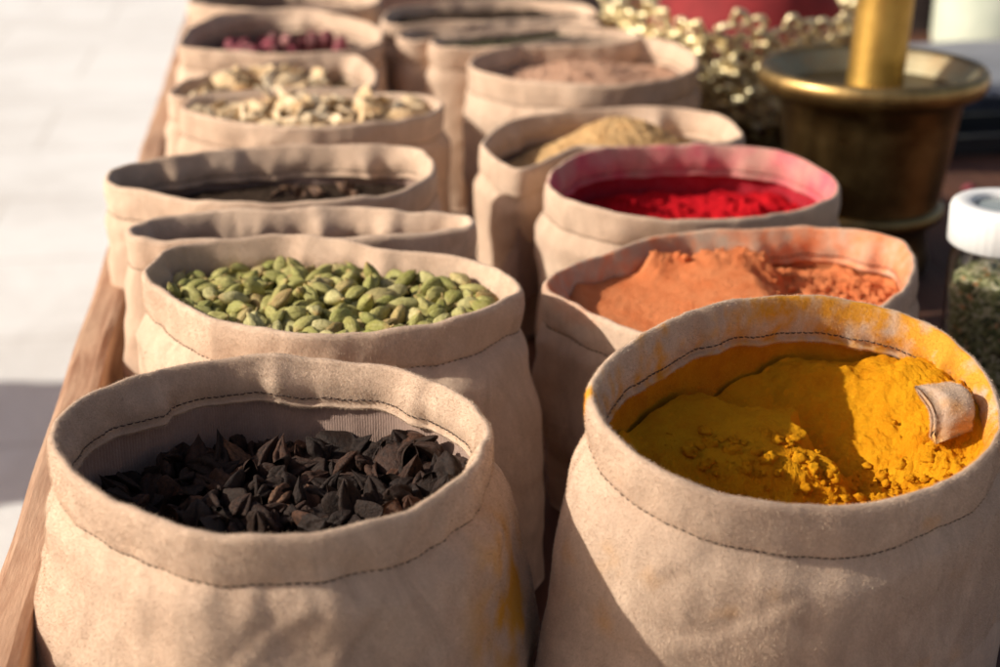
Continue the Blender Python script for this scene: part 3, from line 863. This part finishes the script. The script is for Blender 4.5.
def h_l5(u, v): return -.019 + .012 * max(0, 1 - r_of(u * .95, v * .95)) + .004 * sstep(.0, .8, v)
heap('L5', 'slice_bed', 'bed of pale broken slices under the heaped ones', 'spice heap', M_chipbase, lambda u, v: h_l5(u, v) - .006 - .012 * sstep(.8, 1, r_of(u, v)), rough=(.005, 60))
chips = [make_mesh('dried_slice', pod_mesh('c', .031, .020, 2, 1.0, .40, 30 + k, flat=.24, bend=.22 * (k % 3 - 1)), M_chip) for k in range(5)]
scatter('L5', 'dried_slice', 'pale dried slice in the heap that rises over its bag rim', 'dried slice', 'pale slices heaped over the rim', chips, 100, h_l5, .0140, tilt=.3, upright=.03, layer=.5, thick=.008, inset=.012)
def h_l6(u, v): return -.022 + .012 * math.exp(-((u + .25) ** 2 * 3 + (v - .1) ** 2 * 3))
heap('L6', 'flake_bed', 'bed of pale flakes in the bag behind the heaped slices', 'spice heap', M_chipbase, lambda u, v: h_l6(u, v) - .005, rough=(.005, 60))
scatter('L6', 'pale_flake', 'pale dried flake in the bag behind the heaped slices', 'dried flake', 'pale flakes behind the heaped slices', chips, 40, h_l6, .016, size=(.9, 1.3), tilt=.4, layer=.5, thick=.008, inset=.014, cond=lambda u, v: u < .45)
def h_l7(u, v): return -.040 + .008 * max(0, u)
heap('L7', 'bud_bed', 'dark bed of broken buds low in the bag', 'spice heap', M_budbase, h_l7, rough=(.003, 60))
buds = [make_mesh('dried_bud', pod_mesh('b', .026, .019, 5, .8, .18, 40 + k), M_bud) for k in range(4)]
scatter('L7', 'dried_bud', 'dark pink dried bud lying in its bag on the left', 'dried bud', 'pink dried buds', buds, 20, h_l7, .023, size=(.8, 1.25), tilt=.5, upright=.2, layer=.6, thick=.010, inset=.02, cond=lambda u, v: v > -.2)
heap('L8', 'dark_seed_heap', 'dark seed in the farthest left bag', 'spice heap', M_darkgr, lambda u, v: -.05)

# powders ------------------------------------------------------
def clods(region, count, r0, r1, seed):
    def f(S, L, hf):
        rnd = random.Random(seed); k = 0
        P = [(p.x - n.x * .014 - L.c.x, p.y - n.y * .014 - L.c.y) for p, n in zip(L.p, L.n)]
        def inside(x, y):
            c = False
            for i in range(len(P)):
                (ax, ay), (bx, by) = P[i], P[i - 1]
                if (ay > y) != (by > y) and x < (bx - ax) * (y - ay) / (by - ay) + ax: c = not c
            return c
        for _ in range(400000):
            if k >= count: break
            u, v = rnd.uniform(-1, 1), rnd.uniform(-1, 1)
            if rnd.random() > region(u, v) or not inside(u * L.hx, v * L.hy): continue
            r = r0 + (r1 - r0) * rnd.random() ** 9
            S.ball((u * L.hx, v * L.hy, hf(u, v) + r * .1), r, seed=k * 1.3, amp=.62, nu=10, nv=8, sc=(1, rnd.uniform(.7, 1.1), rnd.uniform(.6, .9)))
            k += 1
    return f

def h_r1(u, v):
    r = r_of(u, v)
    h = -.069 + .044 * sstep(.35, 1.0, r) * sstep(-.55, .25, v) + .020 * sstep(.35, .95, abs(u)) * sstep(-.2, -.7, v) + .012 * sstep(.3, .9, u)
    h += .006 * v - .017 * u + .001 * sstep(.45, .95, u) + .004 * fbm(u * 3.2, v * 3.2, 5, 4)
    # smooth packed slab left by the scoop, broken off along its right and back edge
    e1 = .06 + .30 * (.45 - v) + .16 * fbm(v * 3.5, 2.2, u * 2, 5)
    e2 = .50 - .16 * abs(u + .2) + .12 * fbm(u * 4, 5.1, 0, 5)
    slab = sstep(e1 + .06, e1 - .06, u) * sstep(e2 + .05, e2 - .04, v) * sstep(-1.0, -.55, u)
    flat = -.043 + .026 * v - .020 * (u + .1)
    w = slab * sstep(-.30, -.08, v)
    h = h * (1 - w) + max(h, flat) * w
    # crumbly ridge where the wall of powder has fallen
    h += .005 * sstep(.25, .6, fbm(u * 4 + 3, v * 4, 1, 4) + .35) * (1 - slab) * sstep(.6, -.1, v)
    return h
def r1_rough(u, v):
    slab = sstep(.10 + .30 * (.45 - v) + .05, .10 + .30 * (.45 - v) - .05, u) * sstep(-.2, .0, v)
    return 1.15 - .85 * slab
heap('R1', 'turmeric_powder', 'yellow turmeric powder, scooped hollow with crumbs, filling the nearest right bag', 'powder', M_turmeric, h_r1, rings=150, N=None, rough=(.0045, 38), ramp=.7,
     lumps=clods(lambda u, v: (sstep(-.75, -.3, u) * sstep(.95, .5, u) * sstep(.25, -.1, v) * sstep(-.95, -.8, v)) * (.5 if u > -.1 - .3 * v else .3) + .004 * (r_of(u, v) < .9), 1500, .0004, .0052, 4),
     rmap=r1_rough, grit=.0010)

def h_r2(u, v):
    ju = u + .06 * fbm(v * 5, 1.3, u * 3, 4); jv = v + .07 * fbm(u * 5, 4.4, v * 3, 4)
    h = -.040 + .008 * sstep(.3, .9, r_of(u, v))
    # packed smooth slope left by the scoop
    slope = -.024 + .010 * sstep(-.6, .1, u) + .010 * v - .006 * sstep(-.75, -1, u)
    w = sstep(.42, .12, ju) * sstep(.68, .58, jv)
    h = h + (max(slope, h) - h) * w
    # torn crest along its back
    crest = math.exp(-((jv - .60) / .13) ** 2) * sstep(-.46, -.34, ju) * sstep(.75, .20, ju)
    h += (.011 + .005 * fbm(u * 9, v * 9, 6, 4)) * crest
    h += .006 * math.exp(-(((u + .36) / .07) ** 2 + ((v - .60) / .14) ** 2))
    h += .008 * math.exp(-(((u + .80) / .08) ** 2 + ((v - .30) / .14) ** 2))
    h += .006 * max(0, fbm(u * 6 + 8, v * 6, 2, 4)) * sstep(.1, .4, u)
    return h
heap('R2', 'orange_powder', 'bright orange powder with a smooth scooped slope and torn crest', 'powder', M_orange, h_r2, rings=120, rough=(.0022, 60), ramp=.7,
     lumps=clods(lambda u, v: (sstep(.1, .5, u) * .8 + sstep(.5, .66, v) * .7) * (r_of(u, v) < .9), 1500, .0005, .0046, 6), grit=.0010,
     rmap=lambda u, v: .30 + 1.2 * max(sstep(.15, .45, u), sstep(.48, .62, v)))
def h_r3(u, v):
    h = -.054 + .012 * sstep(.2, .8, v) + .006 * fbm(u * 4, v * 4, 7, 4)
    h += .024 * math.exp(-(((u - .40) / .24) ** 2 + ((v - .05) / .32) ** 2)) * (1 + .6 * fbm(u * 7, v * 7, 2, 3))
    h += .014 * math.exp(-(((u + .35) / .3) ** 2 + ((v - .4) / .3) ** 2))
    return h
heap('R3', 'red_powder', 'crimson red powder with a loose lit clump', 'powder', M_red, h_r3, rings=90, rough=(.004, 60), ramp=.8,
     lumps=clods(lambda u, v: (abs(u - .4) < .3 and abs(v) < .4) * 1.0 + .15 * (r_of(u, v) < .85), 260, .0012, .0060, 8))
def h_r4(u, v):
    return -.040 + .050 * math.exp(-(((u - .12) / .55) ** 2 + ((v - .25) / .55) ** 2)) + .003 * fbm(u * 5, v * 5, 2, 3)
heap('R4', 'sandy_granules', 'mound of sandy yellow granules behind the red powder', 'powder', M_ginger, h_r4, rings=70, rough=(.0022, 120), lumps=clods(lambda u, v: r_of(u, v) < .8, 500, .0010, .0022, 9))
def h_r5(u, v):
    return -.034 + .024 * math.exp(-(((u - .05) / .5) ** 2 + ((v - .1) / .6) ** 2)) + .003 * fbm(u * 5, v * 5, 2, 3)
heap('R5', 'pink_brown_granules', 'coarse pinkish brown granules in a low mound', 'powder', M_pinkgr, h_r5, rings=60, rough=(.003, 100), lumps=clods(lambda u, v: r_of(u, v) < .75, 300, .0015, .004, 10))
heap('R6', 'green_herb_heap', 'dark green crushed herb low in its squeezed bag', 'spice heap', M_greygr, lambda u, v: -.010, rough=(.004, 90))
heap('R7', 'dark_seed_heap', 'dark seed in the narrow bag second from the far end', 'spice heap', M_darkgr, lambda u, v: -.014)
heap('R8', 'dark_seed_heap', 'dark seed in the farthest right bag', 'spice heap', M_darkgr, lambda u, v: -.014)

# ---------------------------------------------------------------- mortar and pestle
mo = empty('brass_mortar', (.643, 1.735, 0))
tag(mo, 'large dark bronze mortar with a wide worn rim beside the red powder bag', 'mortar')
S = Soup()
S.lathe([(.060, .062), (.088, .066), (.086, .078), (.089, .10), (.095, .14), (.100, .18), (.104, .205), (.112, .212), (.118, .214)], 72)
S.obj('bowl', M_bronze, mo)
S = Soup()
S.lathe([(.110, .2105), (.122, .214), (.1275, .220), (.1295, .228), (.1285, .235), (.125, .2395), (.120, .2400), (.1155, .2365)], 96, cap=False)
S.obj('rim', M_rimbrass, mo)
S = Soup()
S.lathe([(.117, .2375), (.108, .228), (.098, .214), (.085, .200), (.070, .165), (.055, .12), (.03, .095), (.004, .09)], 72, cap=False)
S.obj('inside', M_patina, mo)
S = Soup()
S.lathe([(.074, .0005), (.080, .004), (.081, .018), (.077, .030), (.076, .050), (.080, .060), (.0885, .0640), (.0935, .070), (.0935, .079), (.089, .0825)], 72)
S.obj('foot', M_bronze, mo)
pe = empty('pestle', (.640, 1.735, .093))
tag(pe, 'thick polished brass pestle standing upright in the mortar', 'pestle')
S = Soup()
MT = Matrix.Rotation(.05, 4, 'Y')
S.lathe([(.01, .002), (.032, .006), (.043, .022), (.046, .045), (.043, .075), (.036, .098), (.0325, .115), (.0315, .14), (.0315, .30), (.036, .33), (.040, .345), (.036, .36), (.01, .365)], 48, MT)
S.obj('shaft', M_pestle, pe)

# ---------------------------------------------------------------- jar of herbs
JX, JY = .598, 1.26
jr = empty('herb_jar', (JX, JY, 0))
tag(jr, 'clear glass jar of dried herb with a white screw lid', 'jar')
S = Soup()
S.lathe([(.0, .001), (.036, .001), (.0425, .004), (.045, .012), (.045, .160), (.0435, .170), (.038, .178), (.038, .190), (.0362, .190), (.0362, .178), (.0415, .169), (.0432, .160), (.0432, .012), (.040, .006), (.0, .005)], 64, cap=False)
S.obj('glass', M_glass, jr)
S = Soup()
n = 120; prof = [(.0455, .181), (.0475, .183), (.0478, .212), (.0468, .2165), (.0440, .2185), (.0315, .2185), (.0300, .2170), (.0295, .2130)]
V, F = [], []
for j, (r, z) in enumerate(prof):
    for i in range(n):
        a = 2 * PI * i / n
        rr = r + (.0006 if (i % 3 == 0 and j in (1, 2)) else 0)
        V.append((rr * math.cos(a), rr * math.sin(a), z))
F = grid_faces(n, len(prof))
S.add(V, F); S.obj('lid', M_white, jr)
S = Soup(); S.lathe([(.0298, .2132), (.026, .2134), (.001, .2136)], 48); S.obj('lid_disc', M_disc, jr)
S = Soup()
S.lathe([(.001, .007), (.038, .007), (.0385, .150), (.03, .156), (.001, .158)], 40)
rj = random.Random(3)
for k in range(2600):
    a = rj.uniform(0, 2 * PI); z = rj.uniform(.008, .160)
    r = rj.uniform(.0375, .0415) if z < .150 else rj.uniform(0, .041)
    c = Vector((r * math.cos(a), r * math.sin(a), z))
    t1 = Vector((rj.gauss(0, 1), rj.gauss(0, 1), rj.gauss(0, 1))).normalized()
    t2 = t1.cross(Vector((math.cos(a), math.sin(a), rj.uniform(-.5, .5)))).normalized()
    l, w = rj.uniform(.002, .006), rj.uniform(.0008, .0026)
    nn = t1.cross(t2) * w * .4
    q = [c - t1 * l / 2, c + t2 * w / 2 + nn, c + t1 * l / 2, c - t2 * w / 2 + nn]
    lim = .0428
    q = [Vector((p.x, p.y, p.z)) * 1 if math.hypot(p.x, p.y) < lim else Vector((p.x * lim / math.hypot(p.x, p.y), p.y * lim / math.hypot(p.x, p.y), p.z)) for p in q]
    S.add(q, [(0, 1, 2, 3)])
# leaf colours vary along the surface, so the herb keeps its own noise based material
t = NT('mixed dried herb')
co = t.coord()
vv = t.n('ShaderNodeTexVoronoi'); vv.inputs['Scale'].default_value = 260; t.l(co, vv.inputs['Vector'])
sx = t.n('ShaderNodeSeparateColor'); t.l(vv.outputs['Color'], sx.inputs[0])
M_mixherb = t.set(Base_Color=t.ramp(sx.outputs[0], [(0, (.05, .06, .02)), (.3, (.14, .16, .05)), (.5, (.30, .31, .12)), (.7, (.60, .54, .30)), (.92, (.80, .72, .50)), (1, (.75, .28, .07))]), Roughness=.85)
S.obj('herb_fill', M_mixherb, jr, smooth=False)
S = Soup(); S.ball((0, 0, .006), .007, 3, .4, 10, 7, (1.4, 1, .7))
o = S.obj('fallen_bud', M_bud); o.location = (.90, 2.02, 0); tag(o, 'small red bud fallen on the brown table board', 'dried bud')

# ---------------------------------------------------------------- gilt openwork bowl
gx, gy = .652, 2.29
gb = empty('openwork_bowl', (gx, gy, 0))
tag(gb, 'ornate gilt openwork bowl of loops and beads behind the mortar', 'bowl')
def gr(z):  # radius of the bowl at height z
    return .075 + .125 * sstep(.01, .20, z)
rg = random.Random(5)
def loops(S, z, m, rr, q, petals=5, lean=0.0):
    R = gr(z)
    slope = (gr(z + .01) - gr(z - .01)) / .02 + lean
    for k in range(m):
        a = 2 * PI * (k + .5 * (q % 2) + rg.uniform(-.12, .12)) / m
        e = Vector((math.cos(a), math.sin(a), 0)); tt = Vector((-e.y, e.x, 0)); up = Vector((e.x * slope, e.y * slope, 1)).normalized()
        nn = tt.cross(up)
        c = e * (R + rg.uniform(-.006, .008)) + Vector((0, 0, z + rg.uniform(-.006, .006)))
        r2 = rr * rg.uniform(.85, 1.2)
        ph = rg.uniform(0, 6)
        # scrolled petal outline
        S.tube([c + (tt * math.cos(b) + up * math.sin(b)) * r2 * (1 + .28 * math.cos(petals * b + ph)) + nn * .004 * math.sin(2 * b + ph) for b in [2 * PI * i / 30 for i in range(30)]], .0048, 6, True)
        S.tube([c + (tt * math.cos(b * 1.6 + ph) + up * math.sin(b * 1.6 + ph)) * r2 * (.15 + .10 * b) for b in [4.4 * i / 16 for i in range(17)]], .0030, 5)
        for b in range(petals):
            an = (2 * PI * b - ph) / petals
            p = c + (tt * math.cos(an) + up * math.sin(an)) * r2 * 1.28
            S.ball(p, .0042 * rg.uniform(.7, 1.3), k + b, .1, 8, 6)
            # small flat leaf turned at its own angle, as pressed metal is
            d1 = (tt * math.cos(an + .6) + up * math.sin(an + .6)); d2 = (tt * -math.sin(an + .6) + up * math.cos(an + .6)) + nn * rg.uniform(-.9, .9)
            pc = c + d1 * r2 * .75
            S.ball(pc, .0075, k, .1, 8, 5, (1, 1, .25))
            S.add([pc - d1 * .008, pc + d2 * .005 + nn * .002, pc + d1 * .008, pc - d2 * .005 - nn * .002], [(0, 1, 2, 3)])
S = Soup()
for q, (z, m, rr) in enumerate([(.078, 18, .020), (.112, 20, .022), (.146, 22, .023), (.180, 23, .024)]): loops(S, z, m, rr, q)
S.obj('openwork', M_gold, gb)
S = Soup(); loops(S, .206, 20, .026, 0, 6, .5); S.obj('scalloped_edge', M_gold, gb)
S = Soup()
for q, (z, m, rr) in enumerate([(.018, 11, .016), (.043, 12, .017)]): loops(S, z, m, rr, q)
S.obj('lower_openwork_shade_tint', M_bronze, gb)  # dark bronze stands in for shade on the bowl's lower gilt loops
S = Soup(); S.lathe([(.07, .0005), (.080, .004), (gr(.03) - .012, .03), (gr(.08) - .012, .08), (gr(.12) - .012, .12), (gr(.16) - .012, .16), (gr(.16) - .018, .16), (gr(.12) - .018, .12), (.05, .03)], 48)
S.obj('liner', M_redcloth, gb)
rb = Soup()
V = []
for j in range(17):
    r = .160 * j / 16
    for i in range(60):
        a = 2 * PI * i / 60
        V.append((r * math.cos(a), r * math.sin(a), .300 - .130 * (j / 16) ** 2.2 + .018 * nz(math.cos(a) * 1.5 + r * 8, math.sin(a) * 1.5, r * 22) * (j / 16 + .2)))
rb.add(V, grid_faces(60, 17))
o = rb.obj('red_cloth', M_redcloth); o.location = (gx, gy, 0)
tag(o, 'bundle of dark red cloth heaped in the gilt openwork bowl', 'cloth')

# ---------------------------------------------------------------- things on the far right of the table
def folded_cloth(name, label, cat, mat, x0, x1, y0, y1, h, seed, rz=0):
    S = Soup()
    lay = 3
    for q in range(lay):
        z0 = h * q / lay; z1 = h * (q + .97) / lay
        nx, ny = 26, 20
        V = []
        for side in (0, 1):
            for j in range(ny + 1):
                for i in range(nx + 1):
                    a = i / nx * 2 - 1; b = j / ny * 2 - 1
                    ed = (1 - max(abs(a), abs(b)) ** 8)
                    zz = (z0 + z1) / 2 + (1 if side else -1) * (z1 - z0) / 2 * ed ** .5 + .006 * nz(a * 2 + seed, b * 2, q) * (side + q > 0)
                    V.append((a * (x1 - x0) / 2 + .008 * nz(b * 2, q * 3 + seed), b * (y1 - y0) / 2 + .008 * nz(a * 2, q * 3 + seed + 5), max(.0008, zz)))
        n1 = (nx + 1) * (ny + 1); F = []
        for side in (0, 1):
            for j in range(ny):
                for i in range(nx):
                    f = tuple(side * n1 + k for k in (j * (nx + 1) + i, j * (nx + 1) + i + 1, (j + 1) * (nx + 1) + i + 1, (j + 1) * (nx + 1) + i))
                    F.append(f if side else f[::-1])
        S.add(V, F)
    o = S.obj(name, mat); o.location = ((x0 + x1) / 2, (y0 + y1) / 2, 0); o.rotation_euler = (0, 0, rz)
    return tag(o, label, cat)
folded_cloth('folded_cloth', 'folded dark blue cloth on the table to the right of the mortar', 'cloth', M_blue, .93, 1.45, 2.42, 2.85, .05, 2, .1)
# black tray
tr = Soup()
def rounded_tray(S, hx, hy, h, w):
    for (x0, x1, y0, y1) in ((-hx, hx, -hy, -hy + w), (-hx, hx, hy - w, hy), (-hx, -hx + w, -hy + w, hy - w), (hx - w, hx, -hy + w, hy - w)):
        S.box(x0, x1, y0, y1, .0045, h)
    S.box(-hx + .002, hx - .002, -hy + .002, hy - .002, .0005, .0048)
rounded_tray(tr, .20, .07, .030, .010)
o = tr.obj('black_tray', M_black, smooth=False); o.location = (1.09, 2.28, 0); o.rotation_euler = (0, 0, .06)
tag(o, 'shallow black tray on the table before the folded blue cloth', 'tray')
cn = empty('enamel_canister', (1.33, 2.98, 0))
tag(cn, 'pale green enamel canister at the far right of the table', 'canister')
S = Soup(); S.lathe([(.098, .001), (.105, .006), (.107, .03), (.105, .25), (.100, .262), (.085, .272)], 48); S.obj('can', M_pale, cn)
S = Soup(); S.lathe([(.102, .2645), (.106, .268), (.106, .292), (.098, .300), (.02, .306), (.02, .318), (.012, .324)], 48); S.obj('lid', M_pale, cn)
# dark cloth draped over a box at the back of the table
def draped(name, label, mat, cx, cy, hx, hy, h, seed):
    V = []; n = 96
    prof = [(0, 1), (.5, 1), (.9, 1), (.98, .985), (1.0, .95), (1.01, .7), (1.03, .4), (1.06, .1), (1.09, .004)]
    for (k, z) in prof:
        for i in range(n):
            a = 2 * PI * i / n
            c, s = math.cos(a), math.sin(a)
            m = max(abs(c), abs(s)); sq = 1 / (m ** .85)
            fo = 1 + (1 - z) * .05 * math.sin(a * 17 + 3 * nz(c * 2, s * 2, seed))
            V.append((c * sq * hx * k * fo, s * sq * hy * k * fo, h * z + .012 * nz(c * 3 * k, s * 3 * k, seed) * (z > .2)))
    o = mesh_obj(name, V, grid_faces(n, len(prof), True), mat); o.location = (cx, cy, 0)
    return tag(o, label, 'cloth')
draped('draped_box', 'dark brown cloth draped over a box at the back of the table', M_darkcloth, 1.02, 3.42, .46, .22, .42, 4)

# ---------------------------------------------------------------- light, sky, camera
SUN_AZ, SUN_EL = math.radians(5), math.radians(30)
d = Vector((math.cos(SUN_EL) * math.cos(SUN_AZ), math.cos(SUN_EL) * math.sin(SUN_AZ), -math.sin(SUN_EL)))
sl = bpy.data.lights.new('sun', 'SUN'); sl.energy = 5.0; sl.angle = math.radians(.5); sl.color = (1.0, .95, .84)
so = bpy.data.objects.new('sun', sl); link(so)
so.rotation_euler = d.to_track_quat('-Z', 'Y').to_euler(); so.location = (-4, -1, 4)
w = bpy.data.worlds.new('World'); scene.world = w; w.use_nodes = True
nt = w.node_tree
sky = nt.nodes.new('ShaderNodeTexSky'); sky.sky_type = 'NISHITA'; sky.sun_disc = False
sky.sun_elevation = SUN_EL; sky.sun_rotation = math.atan2(-d.x, -d.y)
sky.dust_density = 3.5; sky.ozone_density = .3
wm = nt.nodes.new('ShaderNodeMix'); wm.data_type = 'RGBA'; wm.blend_type = 'MULTIPLY'; wm.inputs[0].default_value = 1.0
wm.inputs[7].default_value = (1.0, .89, .86, 1)
nt.links.new(sky.outputs[0], wm.inputs[6]); nt.links.new(wm.outputs[2], nt.nodes['Background'].inputs['Color'])
nt.nodes['Background'].inputs['Strength'].default_value = .098

cam = bpy.data.cameras.new('camera'); co_ = bpy.data.objects.new('camera', cam); link(co_)
cam.sensor_width = 36; cam.lens = 57.6
cam.clip_start = .05; cam.clip_end = 300
co_.location = CAM
pitch = math.atan(616 / 1600); yaw = math.atan(214 / math.hypot(1600, 616))
co_.rotation_euler = (PI / 2 - pitch, 0, -yaw)
cam.dof.use_dof = True; cam.dof.focus_distance = 1.0; cam.dof.aperture_fstop = 5.2; cam.dof.aperture_blades = 0
scene.camera = co_
scene.view_settings.view_transform = 'Standard'; scene.view_settings.look = 'None'
scene.view_settings.exposure = 0; scene.view_settings.gamma = 1
print('husks', c1, 'pods', c2)
